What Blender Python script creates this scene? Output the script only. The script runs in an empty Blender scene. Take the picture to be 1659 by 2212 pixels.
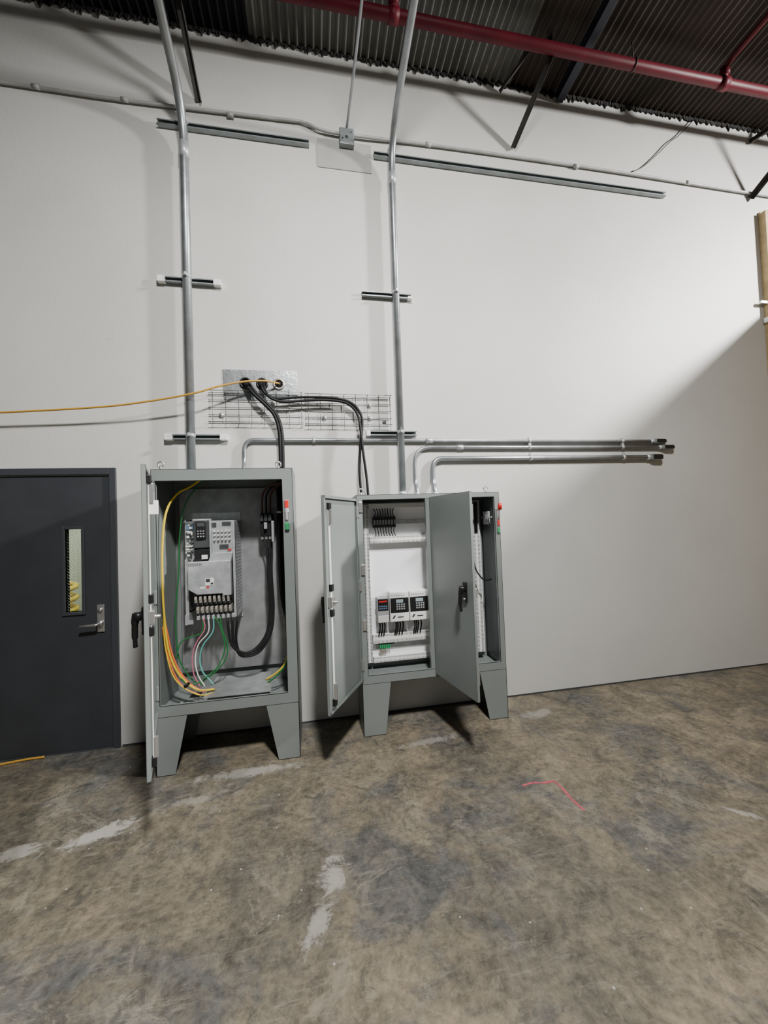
import bpy, math, random
from mathutils import Matrix, Vector
random.seed(7)
COL=bpy.context.scene.collection

# ------------------------------------------------------------------ materials
def mat(name,c,rough=.5,metal=0.,nscale=0.,namt=0.,bump=0.,c2=None,bscale=None,spec=.5):
    m=bpy.data.materials.new(name); m.use_nodes=True
    nt=m.node_tree; n=nt.nodes; l=nt.links
    b=n["Principled BSDF"]
    b.inputs["Roughness"].default_value=rough
    b.inputs["Metallic"].default_value=metal
    b.inputs["Specular IOR Level"].default_value=spec
    b.inputs["Base Color"].default_value=(*c,1)
    if nscale>0:
        tc=n.new("ShaderNodeTexCoord"); nz=n.new("ShaderNodeTexNoise")
        nz.inputs["Scale"].default_value=nscale; nz.inputs["Detail"].default_value=6
        l.new(tc.outputs["Object"],nz.inputs["Vector"])
        r=n.new("ShaderNodeValToRGB")
        d=c2 or tuple(max(0,x*(1-namt)) for x in c)
        r.color_ramp.elements[0].position=.3; r.color_ramp.elements[0].color=(*d,1)
        r.color_ramp.elements[1].position=.7; r.color_ramp.elements[1].color=(*c,1)
        l.new(nz.outputs["Fac"],r.inputs["Fac"]); l.new(r.outputs["Color"],b.inputs["Base Color"])
        if bump>0:
            nb=n.new("ShaderNodeTexNoise"); nb.inputs["Scale"].default_value=bscale or nscale*3
            nb.inputs["Detail"].default_value=5
            l.new(tc.outputs["Object"],nb.inputs["Vector"])
            bp=n.new("ShaderNodeBump"); bp.inputs["Strength"].default_value=bump; bp.inputs["Distance"].default_value=.01
            l.new(nb.outputs["Fac"],bp.inputs["Height"]); l.new(bp.outputs["Normal"],b.inputs["Normal"])
    return m

M_cab=mat("cabinet_grey_paint",(.205,.226,.221),.40,0,3,.10)
M_cabin=mat("cabinet_inside_paint",(.20,.22,.218),.45,0,3,.12)
M_white=mat("panel_white_paint",(.86,.87,.90),.4,0,2,.04)
M_duct=mat("wire_duct_white",(.80,.80,.79),.5)
M_slot=mat("duct_slot_shadow_gap",(.12,.12,.12),.8)
M_blk=mat("black_plastic",(.010,.010,.011),.4,spec=.4)
M_cable=mat("black_cable_jacket",(.008,.008,.009),.5,spec=.25)
M_dgrey=mat("dark_grey_plastic",(.045,.048,.052),.5)
M_grey=mat("grey_plastic",(.30,.31,.32),.5)
M_lgrey=mat("light_grey_plastic",(.60,.60,.59),.5)
M_galv=mat("galvanised_steel",(.62,.64,.66),.38,.5,18,.28,.15)
M_cond=mat("conduit_steel",(.36,.38,.40),.36,.7,9,.3,.05)
M_strut=mat("strut_steel",(.30,.33,.34),.42,.5,12,.3)
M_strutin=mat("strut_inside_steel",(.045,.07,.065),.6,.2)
M_plate=mat("gland_plate_steel",(.46,.48,.495),.30,.75,14,.35,.15)
M_cover=mat("cover_plate_steel",(.40,.415,.42),.38,.5,14,.3,.08)
M_back=mat("backpanel_galvanised",(.40,.415,.425),.42,.45,9,.35,.08)
M_cap=mat("white_end_cap",(.80,.80,.78),.5)
M_yel=mat("yellow_insulation",(.74,.52,.03),.4)
M_cord=mat("yellow_cord_jacket",(.50,.27,.035),.5)
M_org=mat("orange_insulation",(.80,.17,.04),.4)
M_grn=mat("green_insulation",(.015,.16,.04),.4)
M_cyan=mat("teal_insulation",(.10,.42,.38),.4)
M_pink=mat("pink_insulation",(.55,.14,.22),.4)
M_wht=mat("white_insulation",(.75,.74,.70),.45)
M_brn=mat("brown_insulation",(.10,.035,.025),.4)
M_red=mat("red_paint_pipe",(.105,.004,.013),.5,0,6,.35,spec=.3)
M_redp=mat("red_plastic",(.62,.02,.02),.35)
M_grnp=mat("green_plastic",(.03,.26,.10),.4)
M_door=mat("door_charcoal_paint",(.036,.039,.045),.5,0,4,.2,.05,bscale=60)
M_dframe=mat("door_frame_paint",(.040,.044,.051),.45)
M_satin=mat("satin_steel",(.62,.61,.60),.3,.85)
M_paper=mat("paper",(.82,.83,.82),.7)
M_tar=mat("roof_tar",(.012,.011,.011),.8,0,14,.6,.8)
M_iron=mat("old_angle_iron",(.075,.07,.065),.6,.2,9,.5)
M_blue=mat("joist_dark_blue",(.012,.015,.030),.6,0,6,.3)
M_copper=mat("lug_metal",(.66,.62,.55),.3,.7)
M_lcd=mat("lcd_screen",(.30,.36,.40),.3)
M_key=mat("keypad_blue_grey",(.12,.18,.30),.5)
M_osb=mat("plywood",(.50,.37,.19),.7,0,10,.3)
M_bkt=mat("basket_wire",(.25,.265,.28),.45,.5)
M_pinkchalk=mat("pink_chalk",(.50,.11,.14),.9,0,40,.4)
M_pwhite=mat("painted_white_conduit",(.44,.44,.435),.5,.1,6,.3)

def wall_mat():
    m=bpy.data.materials.new("wall_offwhite_paint"); m.use_nodes=True
    nt=m.node_tree;n=nt.nodes;l=nt.links;b=n["Principled BSDF"]
    tc=n.new("ShaderNodeTexCoord")
    def noise(s,d=5,r=.55):
        z=n.new("ShaderNodeTexNoise");z.inputs["Scale"].default_value=s;z.inputs["Detail"].default_value=d
        z.inputs["Roughness"].default_value=r;l.new(tc.outputs["Object"],z.inputs["Vector"]);return z
    a=noise(.8);r=n.new("ShaderNodeValToRGB")
    r.color_ramp.elements[0].position=.3;r.color_ramp.elements[0].color=(.525,.52,.50,1)
    r.color_ramp.elements[1].position=.6;r.color_ramp.elements[1].color=(.585,.58,.56,1)
    l.new(a.outputs["Fac"],r.inputs["Fac"])
    s=noise(7,8,.7);rs=n.new("ShaderNodeValToRGB")
    rs.color_ramp.elements[0].position=.27;rs.color_ramp.elements[0].color=(.66,.65,.63,1)
    rs.color_ramp.elements[1].position=.36;rs.color_ramp.elements[1].color=(1,1,1,1)
    l.new(s.outputs["Fac"],rs.inputs["Fac"])
    mx=n.new("ShaderNodeMixRGB");mx.blend_type='MULTIPLY';mx.inputs[0].default_value=.6
    l.new(r.outputs[0],mx.inputs[1]);l.new(rs.outputs[0],mx.inputs[2]);l.new(mx.outputs[0],b.inputs["Base Color"])
    b.inputs["Roughness"].default_value=.55
    f=noise(45,4);bp=n.new("ShaderNodeBump");bp.inputs["Strength"].default_value=.22;bp.inputs["Distance"].default_value=.004
    l.new(f.outputs["Fac"],bp.inputs["Height"]);l.new(bp.outputs["Normal"],b.inputs["Normal"])
    return m
M_wall=wall_mat()

def floor_mat():
    m=bpy.data.materials.new("stained_concrete"); m.use_nodes=True
    nt=m.node_tree;n=nt.nodes;l=nt.links;b=n["Principled BSDF"]
    tc=n.new("ShaderNodeTexCoord")
    def noise(s,d=8,r=.6,dist=0.,off=0.,sc=None,rot=0.):
        z=n.new("ShaderNodeTexNoise");z.inputs["Scale"].default_value=s;z.inputs["Detail"].default_value=d
        z.inputs["Roughness"].default_value=r;z.inputs["Distortion"].default_value=dist
        mp=n.new("ShaderNodeMapping");mp.inputs["Location"].default_value=(off,off*.7,0);mp.inputs["Rotation"].default_value=(0,0,rot)
        if sc: mp.inputs["Scale"].default_value=sc
        l.new(tc.outputs["Object"],mp.inputs["Vector"]);l.new(mp.outputs[0],z.inputs["Vector"])
        return z.outputs["Fac"]
    def ramp(src,els):
        r=n.new("ShaderNodeValToRGB");e=r.color_ramp.elements
        e[0].position=els[0][0];e[0].color=(*els[0][1],1);e[1].position=els[-1][0];e[1].color=(*els[-1][1],1)
        for p,c in els[1:-1]:
            x=e.new(p);x.color=(*c,1)
        l.new(src,r.inputs["Fac"]);return r.outputs[0]
    def mix(f,a,c,mode='MIX'):
        x=n.new("ShaderNodeMixRGB");x.blend_type=mode
        if isinstance(f,float): x.inputs[0].default_value=f
        else: l.new(f,x.inputs[0])
        for i,v in ((1,a),(2,c)):
            if isinstance(v,tuple): x.inputs[i].default_value=(*v,1)
            else: l.new(v,x.inputs[i])
        return x.outputs[0]
    g=lambda v:(v,v,v)
    base=ramp(noise(1.0,7,.6,.4),[(.36,(.100,.092,.074)),(.47,(.138,.121,.091)),(.56,(.176,.150,.109)),(.68,(.210,.182,.134))])
    bl=ramp(noise(1.6,10,.72,.5,5.),[(.50,g(0)),(.60,g(.75))])
    c=mix(bl,base,(.084,.088,.090))
    med=ramp(noise(5,12,.78,.6,1.),[(.34,(.46,.47,.48)),(.5,(.97,.96,.95)),(.66,(1.48,1.42,1.32))])
    c=mix(1.,c,med,'MULTIPLY')
    fine=ramp(noise(26,10,.75),[(.36,g(.58)),(.5,g(1.)),(.66,g(1.36))])
    c=mix(.9,c,fine,'MULTIPLY')
    for off,rot,st in ((2.,.6,.30),(7.,-.5,.30),(4.,1.4,.22)):
        sc=ramp(noise(3.5,12,.8,.3,off,(1,8,1),rot),[(.57,g(0)),(.63,g(st))])
        c=mix(sc,c,(.29,.265,.22))
    pale=ramp(noise(2.3,15,.85,.6,11.),[(.55,g(0)),(.585,g(.42))])
    c=mix(pale,c,(.29,.26,.20))
    dk=ramp(noise(6,14,.82,1.0,3.),[(.56,g(0)),(.61,g(.7))])
    c=mix(dk,c,(.055,.052,.047))
    vo=n.new("ShaderNodeTexVoronoi");vo.inputs["Scale"].default_value=8;l.new(tc.outputs["Object"],vo.inputs["Vector"])
    sp=n.new("ShaderNodeMath");sp.operation='LESS_THAN';sp.inputs[1].default_value=.04;l.new(vo.outputs["Distance"],sp.inputs[0])
    sm=n.new("ShaderNodeMath");sm.operation='MULTIPLY';sm.inputs[1].default_value=.65;l.new(sp.outputs[0],sm.inputs[0])
    c=mix(sm.outputs[0],c,(.46,.45,.42))
    wob=noise(9,14,.85,.8)
    for (cx,cy,rx,ry,ang,st) in [(-1.19,-.91,.17,.05,.35,.8),(-1.54,-.94,.09,.045,.2,.6),(.045,-1.44,.055,.10,-.15,.7),(-.03,-1.63,.035,.10,-.4,.6),
                                 (1.75,-.33,.14,.05,.2,.5),(.75,-.50,.20,.03,.1,.4),(-.45,-.55,.30,.04,0.,.6),(-.75,-.75,.14,.03,.0,.35),(2.2,-1.54,.02,.07,.9,.6)]:
        su=n.new("ShaderNodeVectorMath");su.operation='SUBTRACT';su.inputs[1].default_value=(cx,cy,0);l.new(tc.outputs["Object"],su.inputs[0])
        ro=n.new("ShaderNodeVectorRotate");ro.inputs["Angle"].default_value=-ang;l.new(su.outputs[0],ro.inputs["Vector"])
        mu=n.new("ShaderNodeVectorMath");mu.operation='MULTIPLY';mu.inputs[1].default_value=(1/rx,1/ry,0);l.new(ro.outputs[0],mu.inputs[0])
        le=n.new("ShaderNodeVectorMath");le.operation='LENGTH';l.new(mu.outputs[0],le.inputs[0])
        w=n.new("ShaderNodeMath");w.operation='MULTIPLY_ADD';w.inputs[1].default_value=7.;l.new(wob,w.inputs[0]);l.new(le.outputs["Value"],w.inputs[2])
        r=n.new("ShaderNodeMapRange");r.inputs["From Min"].default_value=4.1;r.inputs["From Max"].default_value=4.7
        r.inputs["To Min"].default_value=st;r.inputs["To Max"].default_value=0;l.new(w.outputs[0],r.inputs["Value"])
        c=mix(r.outputs[0],c,(.40,.385,.35))
    l.new(c,b.inputs["Base Color"])
    rr=n.new("ShaderNodeMapRange");rr.inputs["From Min"].default_value=.3;rr.inputs["From Max"].default_value=.7
    rr.inputs["To Min"].default_value=.36;rr.inputs["To Max"].default_value=.66
    l.new(noise(4,6),rr.inputs["Value"]);l.new(rr.outputs[0],b.inputs["Roughness"])
    bp=n.new("ShaderNodeBump");bp.inputs["Strength"].default_value=.2;bp.inputs["Distance"].default_value=.004
    l.new(noise(22,8,.65),bp.inputs["Height"]);l.new(bp.outputs["Normal"],b.inputs["Normal"])
    return m
M_floor=floor_mat()
M_roofL=mat("roof_sheet_dark",(.014,.014,.019),.75,.1,3,.5,spec=.3)
M_roofM=mat("roof_sheet_grey",(.15,.15,.14),.65,.1,3,.4,spec=.3)
M_roofR=mat("roof_sheet_brown",(.055,.043,.036),.65,.1,3,.5,spec=.3)

# ------------------------------------------------------------------ mesh helpers
class Fr:
    def __init__(s,o=(0,0,0),u=(1,0,0),v=(0,1,0)):
        s.o=Vector(o);s.u=Vector(u).normalized();s.v=Vector(v).normalized();s.w=Vector((0,0,1))
    def __call__(s,p): return s.o+s.u*p[0]+s.v*p[1]+s.w*p[2]
ID=Fr()
def mesh_obj(name,vs,fs,m,parent=None,smooth=False,bevel=0.):
    me=bpy.data.meshes.new(name);me.from_pydata([tuple(v) for v in vs],[],fs);me.validate();me.update()
    import bmesh
    bm=bmesh.new();bm.from_mesh(me);bmesh.ops.recalc_face_normals(bm,faces=bm.faces);bm.to_mesh(me);bm.free()
    o=bpy.data.objects.new(name,me);COL.objects.link(o)
    mats=m if isinstance(m,(list,tuple)) else [m]
    for x in mats: me.materials.append(x)
    if smooth:
        for p in me.polygons:p.use_smooth=True
    if bevel>0:
        b=o.modifiers.new("b",'BEVEL');b.width=bevel;b.segments=2;b.limit_method='ANGLE'
    if parent:
        o.parent=parent;o.matrix_parent_inverse=Matrix.Translation(parent.location).inverted()
    return o
def empty(name,loc=(0,0,0)):
    e=bpy.data.objects.new(name,None);e.location=loc;e.empty_display_size=.1;COL.objects.link(e);return e
BF=[(0,1,3,2),(4,6,7,5),(0,4,5,1),(2,3,7,6),(0,2,6,4),(1,5,7,3)]
def bverts(x0,x1,y0,y1,z0,z1,f=ID): return [f((x,y,z)) for x in(x0,x1) for y in(y0,y1) for z in(z0,z1)]
def box(name,x0,x1,y0,y1,z0,z1,m,parent=None,bevel=0.,f=ID):
    return mesh_obj(name,bverts(x0,x1,y0,y1,z0,z1,f),BF,m,parent,False,bevel)
def boxes(name,lst,m,parent=None,bevel=0.,f=ID):
    vs=[];fs=[]
    for b in lst:
        k=len(vs);vs+=bverts(*b,f);fs+=[tuple(i+k for i in q) for q in BF]
    return mesh_obj(name,vs,fs,m,parent,False,bevel)
def sweepdata(path,r,seg=12,cap=True):
    P=[Vector(p) for p in path];vs=[];fs=[]
    t=(P[1]-P[0]).normalized();a=Vector((0,0,1)) if abs(t.z)<.9 else Vector((1,0,0))
    nrm=t.cross(a).normalized()
    for i,p in enumerate(P):
        if i==0:tt=(P[1]-P[0])
        elif i==len(P)-1:tt=P[-1]-P[-2]
        else:tt=(P[i+1]-P[i]).normalized()+(P[i]-P[i-1]).normalized()
        if tt.length<1e-9:tt=t
        tt.normalize();nrm=(nrm-tt*nrm.dot(tt));nrm.normalize();bn=tt.cross(nrm)
        rr=r[i] if isinstance(r,(list,tuple)) else r
        for k in range(seg):
            an=2*math.pi*k/seg;vs.append(p+nrm*math.cos(an)*rr+bn*math.sin(an)*rr)
    for i in range(len(P)-1):
        for k in range(seg):
            a0=i*seg+k;a1=i*seg+(k+1)%seg;fs.append((a0,a1,a1+seg,a0+seg))
    if cap:
        fs.append(tuple(range(seg))[::-1]);fs.append(tuple(range((len(P)-1)*seg,len(P)*seg)))
    return vs,fs
def tube(name,path,r,m,parent=None,seg=12,f=ID):
    vs,fs=sweepdata([f(p) for p in path],r,seg);o=mesh_obj(name,vs,fs,m,parent,True)
    return o
def tubes(name,paths,r,m,parent=None,seg=8,f=ID):
    V=[];Fc=[]
    for p in paths:
        vs,fs=sweepdata([f(q) for q in p],r,seg);k=len(V);V+=vs;Fc+=[tuple(i+k for i in q) for q in fs]
    return mesh_obj(name,V,Fc,m,parent,True)
def cat(pts,n=8):
    P=[Vector(p) for p in pts];P=[P[0]*2-P[1]]+P+[P[-1]*2-P[-2]];out=[]
    for i in range(1,len(P)-2):
        a,b,c,d=P[i-1:i+3]
        for k in range(n):
            t=k/n;out.append(.5*((2*b)+(c-a)*t+(2*a-5*b+4*c-d)*t*t+(3*b-a-3*c+d)*t**3))
    out.append(P[-2]);return out
def fil(pts,r,n=10):
    P=[Vector(p) for p in pts];out=[P[0]]
    for i in range(1,len(P)-1):
        d0=(P[i-1]-P[i]).normalized();d1=(P[i+1]-P[i]).normalized()
        ang=d0.angle(d1);L=min(r/math.tan(ang/2),(P[i-1]-P[i]).length*.48 if i>1 else 9,(P[i+1]-P[i]).length*.48 if i<len(P)-2 else 9)
        a=P[i]+d0*L;c=P[i]+d1*L
        for k in range(n+1):
            t=k/n;out.append(a*(1-t)**2+P[i]*2*t*(1-t)+c*t*t)
    out.append(P[-1]);return out
def cyl(name,a,b,r,m,parent=None,seg=20,f=ID): return tube(name,[a,b],r,m,parent,seg,f)
def torus(name,c,R,r,m,parent=None,axis='y',n=20):
    c=Vector(c)
    V=[];Fc=[];s=8
    for i in range(n):
        a=2*math.pi*i/n
        for k in range(s):
            t=2*math.pi*k/s;q=R+r*math.cos(t);w=r*math.sin(t)
            if axis=='y':v=Vector((q*math.cos(a),w,q*math.sin(a)))
            elif axis=='x':v=Vector((w,q*math.cos(a),q*math.sin(a)))
            else:v=Vector((q*math.cos(a),q*math.sin(a),w))
            V.append(c+v)
    for i in range(n):
        for k in range(s):
            Fc.append((i*s+k,i*s+(k+1)%s,((i+1)%n)*s+(k+1)%s,((i+1)%n)*s+k))
    return mesh_obj(name,V,Fc,m,parent,True)
def extr(name,poly,y0,y1,m,parent=None,bevel=0.,f=ID):
    k=len(poly);vs=[f((x,y0,z)) for x,z in poly]+[f((x,y1,z)) for x,z in poly]
    fs=[tuple(range(k)),tuple(range(k,2*k))[::-1]]+[(i,(i+1)%k,(i+1)%k+k,i+k) for i in range(k)]
    return mesh_obj(name,vs,fs,m,parent,False,bevel)

# ------------------------------------------------------------------ room shell
ZR=5.75;SL=.08
DX0,DX1,DZ=-2.50,-1.48,2.11
wb=[(-7,DX0,0,.15,0,6.2),(DX0,DX1,0,.15,DZ,6.2),(DX1,10,0,.15,0,6.2)]
boxes("wall_back",wb,M_wall)
box("floor",-7,10,-8,1.6,-.1,0,M_floor)
def corr(name,x0,x1,m,zoff=0.,pitch=.068,amp=.013):
    n=int((x1-x0)/pitch*10);vs=[];fs=[]
    ys=[0.0,-.01,-2.5,-8]
    for i in range(n+1):
        x=x0+(x1-x0)*i/n;z=ZR+zoff+amp*math.sin(2*math.pi*x/pitch)
        for y in ys: vs.append((x,y,z-SL*y))
    k=len(ys)
    for i in range(n):
        for j in range(k-1):
            a=i*k+j;fs.append((a,a+1,a+k+1,a+k))
    return mesh_obj(name,vs,fs,m,ceil,True)
ceil=empty("ceiling",(0,-3,ZR))
corr("roof_sheet_left",-7,-.39,M_roofL,.006)
corr("roof_sheet_middle",-.41,1.97,M_roofM)
corr("roof_sheet_right",1.95,10,M_roofR,.008)
vs=[];fs=[];x=-7.
while x<10:
    d=.012+.010*math.sin(2*math.pi*x/.068)+random.uniform(0,.016)+(random.uniform(.01,.035) if random.random()<.12 else 0)
    vs+=[(x,-.008-random.random()*.01,ZR-.010-d),(x,-.012,ZR+.03),(x,.0,ZR-.014-d)]
    x+=random.uniform(.008,.016)
n=len(vs)//3
for i in range(n-1):
    a=i*3;fs.append((a,a+3,a+4,a+1));fs.append((a,a+2,a+5,a+3))
mesh_obj("sealant_edge",vs,fs,M_tar,ceil)
M_adj=mat("adjoining_room_paint",(.62,.64,.56),.6)
boxes("wall_adjoining_room",[(-3.2,-.9,1.45,1.5,0,2.6),(-3.25,-3.2,.15,1.5,0,2.6),(-.9,-.85,.15,1.5,0,2.6),(-3.2,-.9,.15,1.5,2.6,2.65)],M_adj)
box("joint_strip_1",-1.47,4.82,-.006,0,0,.012,M_dgrey)  # dark strip drawn for the joint line between wall and floor

# ------------------------------------------------------------------ door
d=empty("door_1",(-1.98,0,0))
boxes("frame",[(DX1-.045,DX1+.0,-.02,.12,0,DZ),(DX0,DX0+.045,-.02,.12,0,DZ),(DX0+.045,DX1-.045,-.02,.12,DZ-.05,DZ)],M_dframe,d,.003)
lx0,lx1=DX0+.05,DX1-.05
wx0,wx1,wz0,wz1=-1.835,-1.725,1.03,1.65
boxes("leaf",[(lx0,wx0,.0,.045,.01,2.055),(wx1,lx1,.0,.045,.01,2.055),(wx0,wx1,.0,.045,.01,wz0),(wx0,wx1,.0,.045,wz1,2.055)],M_door,d)
t=.022
boxes("vision_frame",[(wx0-t,wx0,-.012,.05,wz0-t,wz1+t),(wx1,wx1+t,-.012,.05,wz0-t,wz1+t),(wx0,wx1,-.012,.05,wz0-t,wz0),(wx0,wx1,-.012,.05,wz1,wz1+t)],M_dframe,d,.003)
mg=bpy.data.materials.new("wired_glass");mg.use_nodes=True;nt=mg.node_tree;nt.nodes.clear()
tr=nt.nodes.new("ShaderNodeBsdfTransparent");gl=nt.nodes.new("ShaderNodeBsdfGlossy");mi=nt.nodes.new("ShaderNodeMixShader");ou=nt.nodes.new("ShaderNodeOutputMaterial")
gl.inputs["Roughness"].default_value=.05;mi.inputs[0].default_value=.08;tr.inputs[0].default_value=(.9,.95,.88,1)
nt.links.new(tr.outputs[0],mi.inputs[1]);nt.links.new(gl.outputs[0],mi.inputs[2]);nt.links.new(mi.outputs[0],ou.inputs[0])
box("glass",wx0,wx1,.018,.024,wz0,wz1,mg,d)
paths=[];h=wz1-wz0;w=wx1-wx0
k=-w
while k<h:
    for sgn in (1,-1):
        z0=wz0+k
        ta=max(0,(wz0-z0)/w);tb=min(1,(wz1-z0)/w)
        if tb>ta:
            xa=wx0+w*ta;xb=wx0+w*tb
            if sgn<0: xa=wx0+wx1-xa;xb=wx0+wx1-xb
            paths.append([(xa,.016,z0+w*ta),(xb,.016,z0+w*tb)])
    k+=.022
tubes("glass_wires",paths,.0005,M_satin,d,4)
box("lock_plate",-1.625,-1.575,-.012,0,.87,1.075,M_satin,d,.004)
cyl("cylinder",(-1.60,-.012,1.035),(-1.60,-.024,1.035),.016,M_satin,d)
tube("lever",fil([(-1.60,-.005,.935),(-1.60,-.06,.935),(-1.715,-.06,.93)],.02),.010,M_satin,d)
cyl("rose",(-1.60,-.012,.935),(-1.60,-.03,.935),.022,M_satin,d)
boxes("hinges",[(lx0-.012,lx0+.002,-.012,.0,z,z+.11) for z in(.2,1.0,1.75)],M_satin,d)
box("threshold",lx0,lx1,-.01,.12,0,.008,M_dgrey,d)
yc=empty("yellow_hose_coil",(-2.25,1.0,0))
pts=[(-2.38+.09*math.cos(a*.6),.95+.09*math.sin(a*.6),.03+a*.0102) for a in range(0,110)]
tube("coil",pts,.025,M_yel,yc,8)

# ------------------------------------------------------------------ struts and conduits
def strut(name,x0,x1,z,caps=False,y0=-.041):
    e=empty(name,((x0+x1)/2,0,z));h=.0205
    boxes("channel",[(x0,x1,-.003,-.001,z-h,z+h),(x0,x1,y0,-.003,z+h-.0025,z+h),(x0,x1,y0,-.003,z-h,z-h+.0025),
                     (x0,x1,y0,y0+.0025,z+h-.0095,z+h-.0025),(x0,x1,y0,y0+.0025,z-h+.0025,z-h+.0095)],M_strut,e)
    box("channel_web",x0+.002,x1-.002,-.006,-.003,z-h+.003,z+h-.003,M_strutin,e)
    if caps:
        for i,(a,b) in enumerate(((x0-.012,x0+.045),(x1-.045,x1+.012))):
            box("end_cap_%d"%i,a,b,y0-.004,-.001,z-h-.004,z+h+.004,M_cap,e,.003)
    return e
strut("strut_channel",-1.14,-.69,3.60,True)
strut("strut_channel",-1.11,-.67,2.345,True)
e=strut("strut_channel",.47,.91,3.60);box("end_cap_1",.875,.915,-.045,-.001,3.575,3.6,M_cap,e,.003)
e=strut("strut_channel",.47,.91,2.385);box("end_cap_1",.465,.50,-.045,-.001,2.361,2.409,M_cap,e,.003)
strut("strut_channel",-1.13,.06,4.875)
strut("strut_channel",.62,3.63,4.855)

def conduit(name,path,r,brad,clamps=(),coup=()):
    e=empty(name,path[0])
    tube("pipe",fil(path,brad,12),r,M_cond,e,20)
    for i,(c,ax) in enumerate(clamps):
        c=Vector(c);dv={'z':Vector((0,0,1)),'x':Vector((1,0,0))}[ax]*.012
        cyl("strap_%d"%i,c-dv,c+dv,r+.003,M_galv,e)
        if ax=='z': box("strap_ear_%d"%i,c.x-.009,c.x+.009,c.y-r-.022,c.y-r+.002,c.z-.012,c.z+.012,M_galv,e,.002);cyl("strap_bolt_%d"%i,(c.x-.02,c.y-r-.014,c.z),(c.x+.02,c.y-r-.014,c.z),.005,M_satin,e,8)
        else: box("strap_ear_%d"%i,c.x-.012,c.x+.012,c.y-.01,c.y+.01,c.z+r,c.z+r+.020,M_galv,e,.002)
    for i,(a,b) in enumerate(coup): cyl("coupling_%d"%i,a,b,r+.0045,M_galv,e)
    return e
R1=.033;y1=-.041-R1-.004
conduit("vertical_conduit",[(-.92,y1,2.03),(-.92,y1,4.93),(-.92,-.62,5.20),(-.92,-2.3,5.62)],R1,.45,
  [((-.92,y1,3.60),'z'),((-.92,y1,2.345),'z'),((-.92,y1,4.875),'z')],[((-.92,y1,4.56),(-.92,y1,4.68)),((-.92,y1,2.03),(-.92,y1,2.07))])
R2=.029;y2=-.041-R2-.004
conduit("vertical_conduit",[(.755,y2,1.835),(.765,y2,4.93),(.775,-.9,5.14),(.78,-2.3,5.55)],R2,.40,
  [((.76,y2,3.60),'z'),((.757,y2,2.385),'z'),((.765,y2,4.855),'z')],[((.765,y2,4.56),(.765,y2,4.66)),((.755,y2,1.835),(.755,y2,1.875))])
def lb(e,x,z,y,r):
    box("pulling_elbow",x,x+.13,y-r-.012,y+r+.002,z-r-.007,z+r+.007,M_strut,e,.012)
    box("elbow_opening",x+.02,x+.12,y-r-.018,y-r-.010,z-r-.002,z+r+.002,M_blk,e,.008)
    cyl("elbow_hub",(x-.03,y,z),(x+.02,y,z),r+.004,M_galv,e)
    box("elbow_end",x+.125,x+.139,y-r-.008,y+r,z-r,z+r,M_blk,e,.006)
for (bx,bz,tz,ex,r,br) in [(-.535,2.03,2.325,3.33,.0165,.17),(.885,1.835,2.265,3.42,.0165,.18),(1.045,1.835,2.165,3.27,.022,.19)]:
    y=-.0055-r
    e=conduit("horizontal_conduit",[(bx,-.075,bz),(bx,-.075,bz+.045),(bx,y,bz+.115),(bx,y,tz),(ex,y,tz)],r,br,
       [((x,y,tz),'x') for x in (1.99,2.98)]+([((.02,y,tz),'x')] if bx<0 else []),[((bx,-.075,bz),(bx,-.075,bz+.03))]+([((1.1+bx*.2,y,tz),(1.16+bx*.2,y,tz))] if bx<0.9 else []))
    lb(e,ex,tz,y,r)

e=empty("thin_wall_conduit",(0,0,5.02))
tube("run",cat([(-5,-.02,5.01),(-2.2,-.02,5.02),(-1.4,-.02,5.02),(-.2,-.02,5.055),(0.0,-.02,5.06),(.15,-.03,5.01),(.3,-.03,4.995),(.6,-.03,5.0),(1.3,-.02,5.025),(3,-.02,5.03),(5,-.02,5.01),(8,-.02,5.01)],6),.0125,M_pwhite,e,10)
for i,x in enumerate((-2,-1.39,-.6,1.1,2.6,3.9)): cyl("coupling_%d"%i,(x,-.02,5.025),(x+.05,-.02,5.025),.018,M_pwhite,e)
e=empty("junction_box",(.38,0,4.96))
box("box",.32,.445,-.055,-.0075,4.89,5.03,M_strut,e,.004)
box("cover",.325,.44,-.060,-.055,4.895,5.025,M_strut,e,.002)
cyl("screw_1",(.345,-.060,4.93),(.345,-.064,4.93),.005,M_blk,e);cyl("screw_2",(.42,-.060,4.99),(.42,-.064,4.99),.005,M_blk,e)
cyl("knockout",(.38,-.060,4.945),(.38,-.0615,4.945),.013,M_strutin,e)
tube("drop_pipe",cat([(.385,-.03,5.02),(.388,-.09,5.04),(.43,-.8,5.17),(.47,-2.2,5.45)],6),.0115,M_cond,e,10)
M_ptch=mat("drywall_patch_primer",(.40,.40,.385),.7,0,6,.1)
box("drywall_patch_board",.13,.60,-.007,0,4.70,4.955,M_ptch)

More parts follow.
